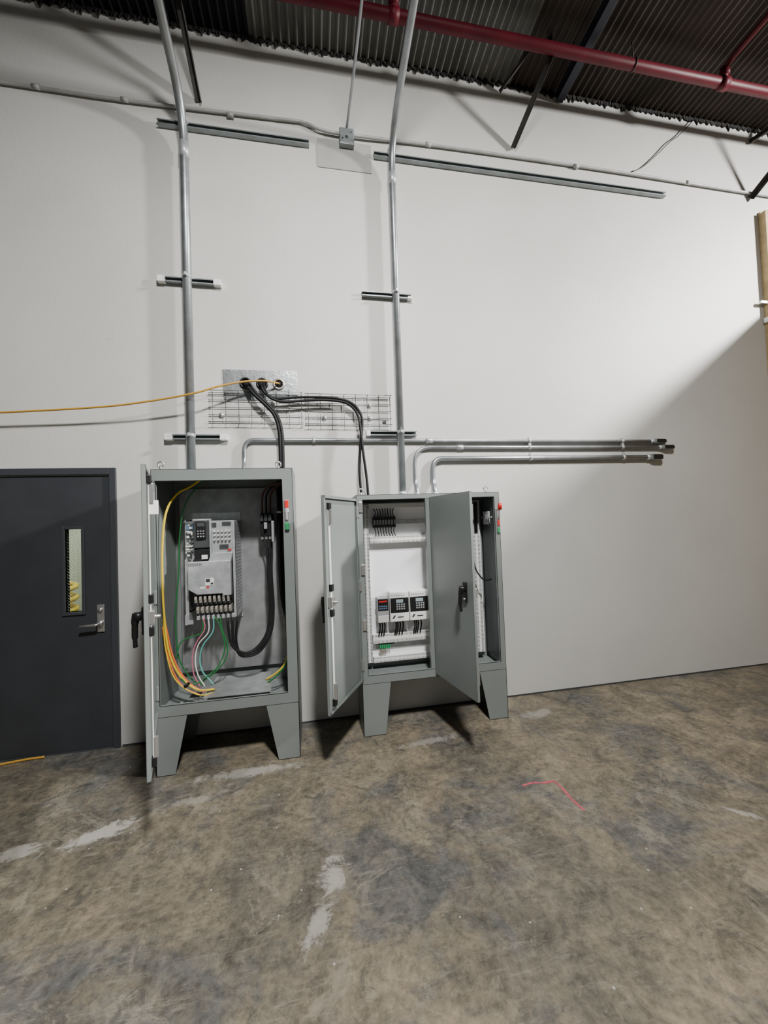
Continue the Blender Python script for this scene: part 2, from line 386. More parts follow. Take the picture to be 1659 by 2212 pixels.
# ------------------------------------------------------------------ red sprinkler pipe
e=empty("sprinkler_pipe",(2,-.45,5.57));py,pz=-.45,5.575
cyl("main",(-4,py,pz),(9,py,pz),.041,M_red,e,20)
for i,x in enumerate((.735,3.86)):
    cyl("grooved_coupling_%d"%i,(x-.04,py,pz),(x+.04,py,pz),.052,M_red,e)
    cyl("outlet_%d"%i,(x,py,pz),(x,py-.02,pz+.13),.032,M_red,e)
    cyl("outlet_ring_%d"%i,(x,py-.015,pz+.055),(x,py-.02,pz+.09),.042,M_red,e)
tube("branch",fil([(3.86,py-.02,pz+.12),(3.86,py-.10,pz+.14),(3.86,-4,pz+.30)],.05),.024,M_red,e,14)
tube("branch_2",fil([(.735,py-.02,pz+.12),(.735,py-.10,pz+.14),(.735,-4,pz+.30)],.05),.024,M_red,e,14)
for i,x in enumerate((-2.5,2.9,5.6)):
    torus("hanger_ring_%d"%i,(x,py,pz),.045,.004,M_iron,e,'x');cyl("hanger_rod_%d"%i,(x,py,pz+.045),(x,py,pz+.22),.005,M_iron,e,8)

# ------------------------------------------------------------------ roof braces and joist
def angle_iron(name,a,b,w=.048,t=.005):
    a=Vector(a);b=Vector(b);dd=(b-a).normalized();s=dd.cross(Vector((0,1,0))).normalized();u=dd.cross(s).normalized()
    L=(b-a).length
    def q(p): return a+s*p[0]+u*p[1]+dd*p[2]
    vs=[];fs=[]
    for bb in ((-w/2,w/2,0,t,0,L),(-w/2,-w/2+t,0,w,0,L)):
        k=len(vs);vs+=[q((x,y,z)) for x in bb[0:2] for y in bb[2:4] for z in bb[4:6]];fs+=[tuple(i+k for i in f) for f in BF]
    return mesh_obj(name,vs,fs,M_iron)
angle_iron("roof_brace",(-.82,-.005,5.11),(-.90,-.38,5.77))
angle_iron("roof_brace",(1.97,-.005,5.13),(2.13,-.39,5.57),.044)
angle_iron("roof_brace",(2.13,-.38,5.55),(2.14,-.37,5.78),.03)
angle_iron("roof_brace",(4.73,-.005,4.97),(4.95,-.62,5.55))
angle_iron("roof_brace",(4.78,-.005,5.60),(5.1,-.3,5.76))
angle_iron("roof_brace",(1.86,-.005,5.66),(2.02,-.25,5.77),.03)
e=empty("roof_joist",(2.48,-4,5.68))
vs=[];fs=[]
for (x0,x1,z0,z1) in ((-.035,.035,-.10,-.092),(-.004,.004,-.092,-.02),(-.035,.035,-.02,-.013)):
    k=len(vs)
    for x in (x0,x1):
        for y in (-.01,-8):
            for z in (z0,z1): vs.append((2.48+x,y,ZR-SL*y+z))
    fs+=[tuple(i+k for i in f) for f in BF]
mesh_obj("i_section",vs,fs,M_blue,e)
tube("loose_black_wire",cat([(4.05,-.03,5.72),(3.85,-.03,5.52),(3.72,-.03,5.42),(3.55,-.02,5.26),(3.38,-.012,5.12),(3.27,-.008,5.07)],6),.0045,M_blk,None,6)

# ------------------------------------------------------------------ plywood on right
e=empty("plywood_sheathing",(5.0,0,0))
box("sheet",4.835,5.9,-.02,-.001,0,4.82,M_osb,e)
box("stud",4.835,4.875,-.07,-.02,0,4.80,M_osb,e)
box("bracket",4.74,4.84,-.05,-.02,3.80,3.825,M_satin,e)
box("bracket_2",4.80,4.84,-.08,-.02,3.60,3.65,M_cap,e)
box("unseen_shadow_partition",5.05,5.15,-3.2,-.07,0,3.87,M_osb)  # unseen blocker out of frame, sized to cast the diagonal shadow on the wall

# ------------------------------------------------------------------ gland plate, basket tray, cables
e=empty("gland_plate",(-.4,0,2.78))
extr("plate",[(-.69,2.905),(-.685,2.665),(-.66,2.655),(-.10,2.665),(-.10,2.91)],-.006,0,M_plate,e)
for i,x in enumerate((-.512,-.382,-.25)):
    torus("bushing_%d"%i,(x,-.012,2.795),.040,.009,M_satin if i==2 else M_blk,e)
    cyl("opening_%d"%i,(x,-.006,2.795),(x,-.009,2.795),.038,M_blk,e)
boxes("rivets",[(x-.004,x+.004,-.009,-.006,z-.004,z+.004) for x in (-.675,-.54,-.4,-.27,-.115) for z in(2.893,2.68)],M_satin,e)
e=empty("wire_basket_tray",(-.05,0,2.59))
P=[]
for (xa,xb,dz) in ((-.80,-.055,0.),(-.045,.695,-.01)):
    for z in (2.475,2.53,2.59,2.65,2.71): P.append([(xa,-.014,z+dz),(xb,-.014,z+dz)])
    for z in (2.465,2.72): P.append([(xa,-.045,z+dz),(xb,-.045,z+dz)])
    x=xa+.03
    while x<xb: 
        P.append([(x,-.052,2.465+dz),(x,-.010,2.470+dz),(x,-.010,2.715+dz),(x,-.052,2.720+dz)]);x+=.10
tubes("wires",P,.0029,M_bkt,e,6)
for i,(x,z) in enumerate(((-.705,2.53),(.115,2.52),(.50,2.63),(.50,2.52),(.63,2.50),(-.30,2.64))):
    cyl("washer_%d"%i,(x,-.004,z),(x,-.020,z),.018,M_galv,e,14);cyl("bolt_%d"%i,(x,-.020,z),(x,-.028,z),.009,M_satin,e,6)

e=empty("power_cables",(-.3,-.1,2.4))
for i,o in enumerate((0,.024)):
    tube("feeder_%d"%i,cat([(-.512+o*.5,-.012,2.80),(-.505+o,-.06,2.775),(-.44+o,-.09,2.68),(-.36+o,-.10,2.60),(-.285+o*.8,-.105,2.51),(-.25+o*.8,-.11,2.38),(-.245+o*.8,-.115,2.2),(-.25+o*.8,-.12,1.98)],8),.0145,M_cable,e,10)
tube("branch_cable",cat([(-.40,-.012,2.80),(-.385,-.06,2.76),(-.35,-.08,2.69),(-.26,-.07,2.655),(-.1,-.065,2.67),(.1,-.065,2.675),(.24,-.065,2.665),(.34,-.07,2.63),(.40,-.09,2.56),(.425,-.10,2.46),(.40,-.11,2.25),(.385,-.12,2.05),(.395,-.13,1.80)],8),.0115,M_cable,e,10)
tube("branch_cable_2",cat([(-.37,-.012,2.80),(-.36,-.06,2.74),(-.32,-.09,2.66),(-.22,-.085,2.625),(-.05,-.075,2.64),(.12,-.075,2.65),(.28,-.07,2.635),(.36,-.08,2.58),(.395,-.10,2.50),(.405,-.12,2.40),(.42,-.13,2.2),(.44,-.13,2.0),(.45,-.14,1.80)],8),.0115,M_cable,e,10)
e=empty("yellow_extension_cord",(-1.5,-.1,2.6))
tube("cord",cat([(-.25,-.012,2.80),(-.27,-.05,2.79),(-.36,-.10,2.785),(-.52,-.12,2.765),(-.70,-.14,2.715),(-.87,-.15,2.655),(-1.2,-.135,2.59),(-1.54,-.12,2.545),(-2.18,-.10,2.50),(-3.2,-.08,2.44),(-4.5,-.06,2.42)],8),.0075,M_cord,e,8)
tube("yellow_floor_cord",cat([(-3.4,-.35,.008),(-2.8,-.2,.008),(-2.3,-.075,.008),(-2.1,-.035,.008),(-1.97,-.03,.008)],8),.008,M_cord,None,8)

# ------------------------------------------------------------------ cabinets
def shell(e,x0,x1,yf,z0,z1,ox0,ox1,oz0,oz1,yb=-.02,post=None):
    t=.003
    L=[(x0,x1,yb-t,yb,z0,z1),(x0,x0+t,yf,yb,z0,z1),(x1-t,x1,yf,yb,z0,z1),(x0,x1,yf,yb,z1-t,z1),(x0,x1,yf,yb,z0,z0+t),
       (x0,ox0,yf,yf+t,z0,z1),(ox1,x1,yf,yf+t,z0,z1),(ox0,ox1,yf,yf+t,oz1,z1),(ox0,ox1,yf,yf+t,z0,oz0),
       (ox0-t,ox0,yf,yf+.02,oz0,oz1),(ox1,ox1+t,yf,yf+.02,oz0,oz1),(ox0,ox1,yf,yf+.02,oz1,oz1+t),(ox0,ox1,yf,yf+.02,oz0-t,oz0)]
    if post: L.append((post[0],post[1],yf,yf+.035,oz0,oz1))
    boxes("body",L,M_cab,e)
def leg(e,nm,xo,xi_top,xi_bot,yf,yb,zt):
    t=.004;s=1 if xi_top>xo else -1
    extr(nm+"_front",[(xo,0),(xi_bot,0),(xi_top,zt),(xo,zt)],yf,yf+t,M_cab,e)
    box(nm+"_side",min(xo,xo+s*t),max(xo,xo+s*t),yf,yb,0,zt,M_cab,e)
    extr(nm+"_back",[(xo,0),(xi_bot,0),(xi_top,zt),(xo,zt)],yb-t,yb,M_cab,e)
    box(nm+"_foot",min(xo,xi_bot),max(xo,xi_bot),yf,yf+.05,0,t,M_cab,e)
    cyl(nm+"_bolt",((xo+xi_bot)/2,yf+.03,0.004),((xo+xi_bot)/2,yf+.03,.02),.008,M_satin,e,6)
def eyebolt(e,i,x,y,z):
    cyl("eyebolt_shank_%d"%i,(x,y,z),(x,y,z+.02),.009,M_satin,e,10);torus("eyebolt_ring_%d"%i,(x,y,z+.036),.018,.0055,M_satin,e)
def doorpan(e,nm,fr,L,z0,z1):
    t=.002;dp=.02
    boxes(nm,[(0,L,-dp,-dp+t,z0,z1),(0,L,-dp,0,z0,z0+t),(0,L,-dp,0,z1-t,z1),(0,t,-dp,0,z0,z1),(L-t,L,-dp,0,z0,z1),
              (t,.018,-t,0,z0,z1),(L-.018,L-t,-t,0,z0,z1),(0,L,-t,0,z0,z0+.018),(0,L,-t,0,z1-.018,z1)],M_cab,e,0,fr)
def latch(e,nm,fr,L,z0,z1):
    u=L-.045;zm=(z0+z1)/2
    box(nm+"_rod",u-.009,u+.009,.006,.011,z0+.05,z1-.05,M_cap,e,.001,fr)
    boxes(nm+"_guides",[(u-.016,u+.016,.0,.022,z-.022,z+.022) for z in (z0+.07,zm-.06,zm+.10,z1-.07)],M_blk,e,.003,fr)
    box(nm+"_cam",u-.028,u+.03,.0,.026,zm-.02,zm+.045,M_satin,e,.004,fr)
    cyl(nm+"_shaft",(u,.0,zm+.01),(u,.05,zm+.01),.009,M_satin,e,10,fr)
    boxes(nm+"_roller_arms",[(u-.006,u+.012,.011,.03,z-.05,z+.05) for z in(z0+.14,z1-.14)],M_satin,e,.002,fr)
def handle(e,nm,fr,u,z):
    box(nm+"_escutcheon",u-.022,u+.022,-.032,-.02,z-.06,z+.075,M_blk,e,.006,fr)
    cyl(nm+"_hub",(u,-.03,z+.03),(u,-.062,z+.03),.022,M_blk,e,16,fr)
    tube(nm+"_grip",[fr(p) for p in cat([(u,-.055,z+.045),(u-.004,-.06,z+.0),(u-.01,-.062,z-.06),(u-.004,-.060,z-.12)],5)],[.017]*6+[.014]*6+[.010]*4,M_blk,e,10)
    cyl(nm+"_lock",(u,-.03,z-.04),(u,-.036,z-.04),.009,M_satin,e,12,fr)

# ======= tall drive cabinet
c=empty("drive_cabinet",(-.6,-.25,0))
X0,X1,YF,Z0,Z1=-1.065,-.14,-.466,.38,2.03
shell(c,X0,X1,YF,Z0,Z1,-1.035,-.215,.455,1.95)
leg(c,"leg_left",X0,-.87,-.95,YF,-.03,Z0);leg(c,"leg_right",X1,-.36,-.285,YF,-.03,Z0)
eyebolt(c,0,-1.01,-.44,Z1);eyebolt(c,1,-.24,-.40,Z1)
box("back_panel",-1.02,-.24,-.055,-.045,.52,1.93,M_back,c)
boxes("panel_studs",[(x-.008,x+.008,-.065,-.055,z-.008,z+.008) for x in(-.99,-.27) for z in (.56,1.89)],M_satin,c)
box("drip_lip",-1.035,-.215,YF-.012,YF,1.95,1.962,M_cab,c)
box("operator_plate",-.200,-.168,YF-.008,YF,1.59,1.80,M_satin,c,.002)
box("operator_red",-.198,-.172,YF-.02,YF-.006,1.745,1.80,M_redp,c,.004)
box("operator_black",-.194,-.178,YF-.025,YF-.006,1.66,1.745,M_grey,c,.004)
box("operator_green",-.200,-.170,YF-.02,YF-.006,1.59,1.645,M_grnp,c,.004)
box("operator_white",-.197,-.173,YF-.018,YF-.007,1.715,1.742,M_cap,c,.002)
vs=[(-.78,-.43,.462),(-.33,-.43,.458),(-.36,-.16,.50),(-.75,-.16,.50)];vs+=[(x,y,z+.004) for x,y,z in vs]
mesh_obj("loose_cover_plate",vs,[(0,1,2,3),(7,6,5,4),(0,4,5,1),(1,5,6,2),(2,6,7,3),(3,7,4,0)],M_cover,c)
vs=[(-1.0,-.43,.388),(-.83,-.44,.388),(-.82,-.33,.389),(-.96,-.30,.388)]
box("enclosure_floor",X0+.004,X1-.004,YF+.02,-.03,.384,.392,M_cabin,c)
mesh_obj("paper_drawing",[(x,y,z+.012) for x,y,z in vs],[(0,1,2,3)],M_paper,c)
tubes("paper_lines",[[(-.97,-.42,.402),(-.93,-.36,.402),(-.86,-.36,.402),(-.86,-.43,.402)],[(-.95,-.33,.402),(-.9,-.345,.402)]],.0012,M_blk,c,4)
box("floor_cutout",-.93,-.86,-.22,-.14,.392,.394,M_blk,c)
H=Vector((-1.045,YF-.005));Fp=Vector((-.80,-1.22));u=(Fp-H);L=u.length;u.normalize()
fr=Fr((H.x,H.y,0),(u.x,u.y,0),(-u.y,u.x,0))
doorpan(c,"door_pan",fr,L,.42,1.945);latch(c,"door_latch",fr,L,.42,1.945)
handle(c,"door_handle",fr,L-.06,1.17)
boxes("door_stay",[(L-.25,L-.05,.01,.02,1.74,1.76),(L-.06,L-.04,.01,.05,1.70,1.77)],M_cap,c,.002,fr)
boxes("door_hinges",[(-.012,.01,-.012,.008,z,z+.09) for z in(.5,1.13,1.78)],M_cab,c,.003,fr)

# drive unit
g=empty("motor_drive",(-.75,-.06,1.3))
dx0,dx1,dz0,dz1,dyf=-.93,-.57,.94,1.69,-.29
boxes("chassis",[(dx0,dx1,-.062,-.055,dz0-.02,dz1+.05),(dx1-.003,dx1,dyf,-.06,dz0+.03,dz1-.02),(dx0,dx0+.003,dyf+.06,-.06,dz0,dz1),
                 (dx0,dx1,dyf+.03,-.06,dz1-.02,dz1-.016),(dx1-.02,dx1,dyf,dyf+.003,dz0+.03,dz1-.02),(dx0,dx0+.022,dyf+.04,dyf+.043,dz0,1.40)],M_galv,g)
boxes("side_vents",[(dx1,dx1+.0015,dyf+.03+j*.045,dyf+.055+j*.045,z,z+.008) for j in range(4) for z in [dz0+.08+i*.025 for i in range(24)]],M_slot,g)
box("inner_tray",dx0+.02,dx1-.02,dyf+.09,dyf+.1,dz0+.1,dz1-.03,M_dgrey,g)
box("circuit_board_left",-.925,-.865,dyf+.05,dyf+.06,1.38,1.67,M_galv,g,.002)
boxes("board_parts",[(-.92+random.uniform(0,.04),-.90+random.uniform(0,.03),dyf+.025,dyf+.05,z,z+random.uniform(.008,.022)) for z in [1.40+i*.022 for i in range(12)]],M_cap,g,.001)
boxes("board_parts_dark",[(-.915+random.uniform(0,.03),-.885+random.uniform(0,.015),dyf+.02,dyf+.05,z,z+random.uniform(.008,.016)) for z in [1.41+i*.033 for i in range(8)]],M_dgrey,g,.001)
box("blue_connector",-.915,-.865,dyf+.03,dyf+.05,1.615,1.65,M_key,g,.002)
box("control_pod",-.855,-.745,dyf-.005,dyf+.08,1.48,1.68,M_dgrey,g,.005)
box("keypad",-.835,-.765,dyf-.02,dyf-.004,1.545,1.675,M_blk,g,.006)
box("keypad_screen",-.825,-.775,dyf-.022,dyf-.019,1.635,1.662,M_dgrey,g,.001)
boxes("keypad_keys",[(-.824+i*.018,-.814+i*.018,dyf-.023,dyf-.019,1.56+j*.019,1.568+j*.019) for i in range(3) for j in range(3)],M_grey,g,.001)
boxes("control_card",[(-.85,-.75,dyf-.01,dyf+.0,1.40,1.47),(-.86,-.80,dyf-.012,dyf,1.36,1.40)],M_blk,g,.003)
box("card_label",-.80,-.76,dyf-.013,dyf-.009,1.40,1.43,M_lgrey,g)
boxes("pod_brackets",[(-.86,-.745,dyf+.0,dyf+.02,1.672,1.69),(-.745,-.735,dyf-.01,dyf+.02,1.40,1.69)],M_galv,g,.001)
box("upper_plate",-.735,-.585,dyf+.01,dyf+.016,1.42,1.675,M_galv,g,.002)
boxes("plate_terminals",[(-.72+i*.026,-.705+i*.026,dyf-.012,dyf+.01,1.53+j*.03,1.545+j*.03) for i in range(5) for j in range(3)],M_lgrey,g,.003)
boxes("plate_dark",[(-.73,-.70,dyf,dyf+.01,1.63,1.66),(-.66,-.60,dyf,dyf+.01,1.64,1.665),(-.68,-.62,dyf,dyf+.01,1.47,1.50)],M_dgrey,g,.002)
box("red_tag",-.625,-.60,dyf-.002,dyf+.009,1.455,1.465,M_redp,g)
extr("cover_shoulder",[(-.76,1.37),(-.60,1.37),(-.59,1.44),(-.71,1.44),(-.745,1.41)],dyf-.02,dyf+.02,M_galv,g,.003)
extr("power_cover",[(-.89,1.385),(-.60,1.385),(-.60,1.135),(-.66,1.135),(-.66,1.15),(-.83,1.15),(-.89,1.19)],dyf-.035,dyf+.02,M_galv,g,.004)
box("spec_label",-.775,-.715,dyf-.037,dyf-.034,1.215,1.265,M_paper,g)
boxes("spec_label_print",[(-.77,-.742,dyf-.038,dyf-.036,1.237,1.26),(-.738,-.72,dyf-.038,dyf-.036,1.22,1.232)],M_dgrey,g)
box("red_label",-.765,-.75,dyf-.037,dyf-.034,1.195,1.208,M_redp,g)
box("white_label",-.81,-.775,dyf-.037,dyf-.034,1.19,1.205,M_cap,g)
boxes("cover_slots",[(-.885+i*.012,-.879+i*.012,dyf-.0365,dyf-.034,1.355,1.375) for i in range(8)],M_slot,g)
L_=[];K_=[]
for j,z in enumerate((1.09,1.015)):
    for i in range(8):
        x=-.855+i*.0315+(.012 if j else 0)
        L_.append((x,x+.018,dyf-.02,dyf+.05,z,z+.045));K_.append((x-.003,x+.021,dyf+.0,dyf+.06,z-.02,z+.0))
boxes("terminal_lugs",L_,M_copper,g,.003);boxes("terminal_blocks",K_,M_dgrey,g,.002)
boxes("terminal_bolts",[(q[0]+.003,q[0]+.013,dyf-.032,dyf-.02,q[4]+.018,q[4]+.030) for q in L_],M_satin,g,.002)
boxes("lower_lugs",[(-.845+i*.034,-.825+i*.034,dyf-.005,dyf+.04,.965,.995) for i in range(8)],M_galv,g,.003)
boxes("lower_bracket",[(-.93,-.915,dyf+.02,-.06,.93,1.0),(-.93,-.88,dyf+.035,dyf+.04,.93,.96)],M_galv,g)

b=empty("disconnect_block",(-.36,-.15,1.64))
box("body",-.405,-.315,-.20,-.056,1.545,1.72,M_blk,b,.005)
boxes("body_poles",[(-.402+i*.030,-.378+i*.030,-.22,-.20,1.66,1.715) for i in range(3)],M_dgrey,b,.003)
boxes("toggle",[(-.372,-.35,-.235,-.20,1.60,1.65)],M_grey,b,.003)
box("side_lever",-.318,-.300,-.24,-.18,1.50,1.66,M_grey,b,.004)
boxes("lugs",[(-.402+i*.030,-.382+i*.030,-.19,-.15,1.52,1.545) for i in range(3)],M_satin,b,.002)
wz=empty("cabinet_wiring",(-.6,-.3,1.2))
for i in range(3):
    a=-.392+i*.030
    tube("line_lead_%d"%i,cat([(a,-.16,1.72),(a,-.16,1.78),(a+.01,-.17,1.87),(a+.06,-.18,1.93),(a+.14-i*.02,-.2,1.955),(-.215-i*.012,-.2,1.99)],6),.0085,(M_brn,M_blk,M_brn)[i],wz,8)
    for k in range(2):
        o=k*.014
        tube("load_lead_%d_%d"%(i,k),cat([(a,-.17,1.53),(a+.012*(1-i)+.02,-.19,1.44),(-.355+i*.012+o*.4,-.22,1.25),(-.345+i*.012+o*.4,-.25,1.0),(-.37+i*.01+o,-.29,.83),(-.45+o+i*.01,-.33,.735-i*.012),(-.54+o,-.35,.725-i*.012),(-.61+i*.018+o*.3,-.34,.80),(-.635+i*.034,-.31,.97)],6),.0075,M_cable,wz,8)
tube("main_feeder",cat([(-.232,-.14,1.97),(-.232,-.16,1.8),(-.24,-.17,1.4),(-.24,-.18,1.1),(-.225,-.2,.95),(-.195,-.22,.85)],8),.019,M_cable,wz,12)
tube("main_feeder_2",cat([(-.265,-.15,1.97),(-.262,-.17,1.8),(-.266,-.18,1.4),(-.258,-.19,1.1),(-.225,-.22,.93),(-.195,-.24,.80)],8),.017,M_cable,wz,12)
tube("tie_band",[(-.262,-.175,1.72),(-.262,-.175,1.735)],.019,M_cap,wz,12)
tube("yellow_lead",cat([(-.80,-.25,1.99),(-.87,-.27,1.93),(-.95,-.32,1.87),(-1.01,-.36,1.74),(-1.035,-.37,1.5),(-1.038,-.37,1.2),(-1.03,-.37,1.0),(-1.01,-.38,.82),(-.97,-.38,.68),(-.91,-.38,.58),(-.82,-.39,.51),(-.72,-.36,.49)],8),.0075,M_yel,wz,10)
tube("yellow_lead_2",cat([(-1.04,-.36,1.05),(-1.035,-.37,.9),(-1.02,-.38,.78),(-.98,-.39,.63),(-.91,-.40,.54),(-.80,-.41,.48),(-.72,-.36,.47)],8),.0045,M_yel,wz,10)
tube("orange_lead",cat([(-1.05,-.33,1.1),(-1.04,-.34,1.0),(-1.02,-.35,.90),(-.99,-.36,.76),(-.94,-.37,.64),(-.87,-.38,.55),(-.78,-.39,.49)],8),.0055,M_org,wz,10)
tube("orange_lead_2",cat([(-1.05,-.35,.95),(-1.035,-.365,.86),(-1.0,-.38,.72),(-.96,-.385,.61),(-.895,-.40,.53),(-.80,-.40,.475)],8),.0045,M_org,wz,10)
tube("green_lead",cat([(-.78,-.2,1.99),(-.86,-.22,1.91),(-.93,-.24,1.78),(-.965,-.24,1.55),(-.975,-.24,1.3),(-.995,-.25,1.08),(-1.0,-.25,.9),(-.98,-.26,.7),(-.90,-.27,.55),(-.8,-.3,.50)],8),.0045,M_grn,wz,8)
tube("green_loop",cat([(-.80,-.30,.97),(-.81,-.31,.88),(-.88,-.31,.855),(-.95,-.31,.82),(-.975,-.33,.72)],8),.0045,M_grn,wz,8)
tube("green_loop_2",cat([(-.685,-.30,.98),(-.67,-.31,.88),(-.635,-.32,.78),(-.65,-.33,.68),(-.72,-.34,.60),(-.80,-.36,.555),(-.88,-.38,.55),(-.93,-.39,.60)],8),.0045,M_grn,wz,8)
tube("green_loop_3",cat([(-.72,-.30,.98),(-.68,-.31,.90),(-.655,-.32,.76),(-.70,-.34,.64),(-.79,-.37,.57)],8),.0045,M_grn,wz,8)
tube("teal_lead",cat([(-.73,-.30,.98),(-.735,-.31,.88),(-.80,-.32,.79),(-.82,-.33,.70),(-.80,-.35,.62),(-.76,-.36,.57),(-.72,-.38,.53)],8),.005,M_cyan,wz,8)
tube("white_lead",cat([(-.765,-.30,.98),(-.765,-.31,.88),(-.83,-.32,.80),(-.85,-.33,.70),(-.83,-.35,.60),(-.78,-.37,.52)],8),.0045,M_wht,wz,8)
tube("pink_lead",cat([(-.80,-.30,.98),(-.79,-.31,.90),(-.845,-.32,.81),(-.87,-.33,.71),(-.855,-.35,.60),(-.81,-.37,.52)],8),.0042,M_pink,wz,8)
tube("yellow_tail",cat([(-.22,-.3,.66),(-.24,-.30,.60),(-.30,-.30,.54),(-.38,-.28,.49)],8),.007,M_yel,wz,8)
tube("green_tail",cat([(-.22,-.33,.64),(-.25,-.33,.58),(-.31,-.33,.52),(-.38,-.31,.47)],8),.0055,M_grn,wz,8)
tube("lead_tie",[(-.895,-.39,.555),(-.885,-.395,.545)],.022,M_blk,wz,10)

# ======= two-door control cabinet
c=empty("control_cabinet",(.93,-.18,0))
X0,X1,YF,Z0,Z1=.325,1.505,-.33,.39,1.835
shell(c,X0,X1,YF,Z0,Z1,.375,1.46,.455,1.795,post=(.875,.945))
leg(c,"leg_left",X0,.545,.495,YF,-.03,Z0);leg(c,"leg_right",X1,1.275,1.345,YF,-.03,Z0)
eyebolt(c,0,.375,-.25,Z1);eyebolt(c,1,1.43,-.25,Z1)
box("back_panel",.40,1.452,-.055,-.045,.45,1.785,M_white,c)
box("inner_side_dark",1.470,1.474,-.30,-.06,.46,1.785,M_dgrey,c)  # dark sheet laid over the inner right wall to darken it
def duct(nm,x0,x1,z0,z1,slots=True,vert=False,dep=.055):
    box(nm,x0,x1,-.055-dep,-.055,z0,z1,M_duct,c,.002)
    if slots:
        S=[]
        if not vert:
            x=x0+.006
            while x<x1-.008:
                S.append((x,x+.004,-.0565-dep,-.054-dep,z0+.001,z0+(z1-z0)*.35));S.append((x,x+.004,-.0565-dep,-.054-dep,z1-(z1-z0)*.25,z1-.001));x+=.0115
        else:
            z=z0+.006
            while z<z1-.008:
                S.append((x0+.001,x0+(x1-x0)*.35,-.0565-dep,-.054-dep,z,z+.004));S.append((x1-(x1-x0)*.35,x1-.001,-.0565-dep,-.054-dep,z,z+.004));z+=.0115
        boxes(nm+"_slots",S,M_slot,c)
duct("duct_vertical_a",.395,.445,.47,1.77,True,True)
duct("duct_vertical_b",1.36,1.42,.47,1.77,True,True)
duct("duct_top",.45,1.35,1.735,1.775,False)
duct("duct_upper",.45,1.35,1.445,1.50)
duct("duct_middle",.45,1.35,.62,.695,True)
duct("duct_lower",.45,1.35,.405+.06,.51,True)
boxes("din_rail",[(.48,1.34,-.063,-.055,1.60,1.635),(.48,1.34,-.063,-.055,.565,.60),(.48,1.34,-.063,-.055,.86,.895)],M_galv,c)
g=empty("terminal_block_row",(.58,-.1,1.62))
boxes("blocks",[(.485+i*.0245,.507+i*.0245,-.105,-.063,1.575,1.665) for i in range(8)],M_dgrey,g,.002)
boxes("block_steps",[(.487+i*.0245,.505+i*.0245,-.12,-.105,1.60,1.64) for i in range(8)],M_grey,g,.002)
P=[]
for i in range(8):
    x=.496+i*.0245
    P.append(cat([(x,-.09,1.66),(x+(.58-x)*.15,-.10,1.70),(x-.004,-.10,1.735)],5));P.append(cat([(x,-.09,1.58),(x+(.58-x)*.1,-.105,1.54),(x+.01,-.10,1.495)],5))
tubes("leads",P,.0038,M_cable,g,6)
def drv(name,x0,x1,z0,z1,dep,small=False):
    g=empty(name,((x0+x1)/2,-.1,z0));y=-.063-dep
    if small:
        box("case",x0,x1,y,-.063,z0,z1,M_grey,g,.004)
        box("face",x0+.006,x1-.006,y-.004,y,z0+(z1-z0)*.5,z1-.006,M_blk,g,.002)
        box("screen",x0+.016,x1-.016,y-.006,y-.003,z1-.032,z1-.020,M_redp,g)
        boxes("keys",[(x0+.014+i*.018,x0+.026+i*.018,y-.006,y-.003,z0+(z1-z0)*.56+j*.018,z0+(z1-z0)*.56+.01+j*.018) for i in range(4) for j in range(2) if x0+.026+i*.018<x1-.008],M_key,g)
        box("terminal_cover",x0+.004,x1-.004,y-.006,y,z0+.004,z0+(z1-z0)*.3,M_lgrey,g,.003)
    else:
        box("case",x0,x1,y,-.063,z0,z1,M_duct,g,.006)
        boxes("top_vents",[(x0+.012+i*.02,x0+.024+i*.02,y-.001,y+.001,z1-.03,z1-.024) for i in range(int((x1-x0-.03)/.02))],M_slot,g)
        box("face",x0+.004,x1-.004,y-.008,y,z0+.075,z1-.045,M_blk,g,.004)
        box("screen",x0+.05,x1-.05,y-.011,y-.007,z1-.085,z1-.058,M_lcd,g,.001)
        boxes("keys",[(x0+.052+i*.019,x0+.065+i*.019,y-.011,y-.007,z1-.105-j*.018,z1-.093-j*.018) for i in range(4) for j in range(3)],M_grey,g,.001)
        box("lower_cover",x0+.004,x1-.004,y-.006,y,z0+.004,z0+.072,M_duct,g,.004)
        extr("brand_mark",[(x0+.015,z0+.03),(x0+.03,z0+.03),(x0+.045,z0+.055),(x0+.03,z0+.055)],y-.008,y-.005,M_dgrey,g)
        boxes("brand_bar",[(x0+.06,x0+.11,y-.0075,y-.005,z0+.035,z0+.043)],M_dgrey,g)
    return g
drv("small_motor_drive",.487,.583,.80,1.00,.10,True)
drv("variable_speed_drive",.588,.747,.805,1.045,.12)
drv("variable_speed_drive",.752,.915,.805,1.045,.12)
P=[]
for x in (.505,.525,.545,.64,.655,.675,.70,.80,.815,.83,.855): P.append(cat([(x,-.12,.81),(x+.004,-.135,.76),(x-.006,-.12,.69)],5))
g=empty("drive_output_leads",(.7,-.12,.75));tubes("leads",P,.006,M_cable,g,6)
g=empty("earth_terminal_block",(.55,-.1,.56))
boxes("green_blocks",[(.505+i*.016,.518+i*.016,-.105,-.063,.575,.605) for i in range(6)],M_grnp,g,.002)
boxes("grey_blocks",[(.50,.63,-.10,-.063,.605,.618)],M_dgrey,g,.002)
boxes("beige_blocks",[(.50+i*.016,.513+i*.016,-.11,-.063,.535,.57) for i in range(4)],M_copper,g,.002)
g=empty("bay_disconnect_mechanism",(1.43,-.2,1.6))
boxes("bracket",[(1.445,1.464,-.24,-.14,1.57,1.68),(1.432,1.447,-.26,-.20,1.61,1.65)],M_grey,g,.003)
cyl("shaft",(1.44,-.12,1.63),(1.44,-.32,1.63),.007,M_satin,g,10)
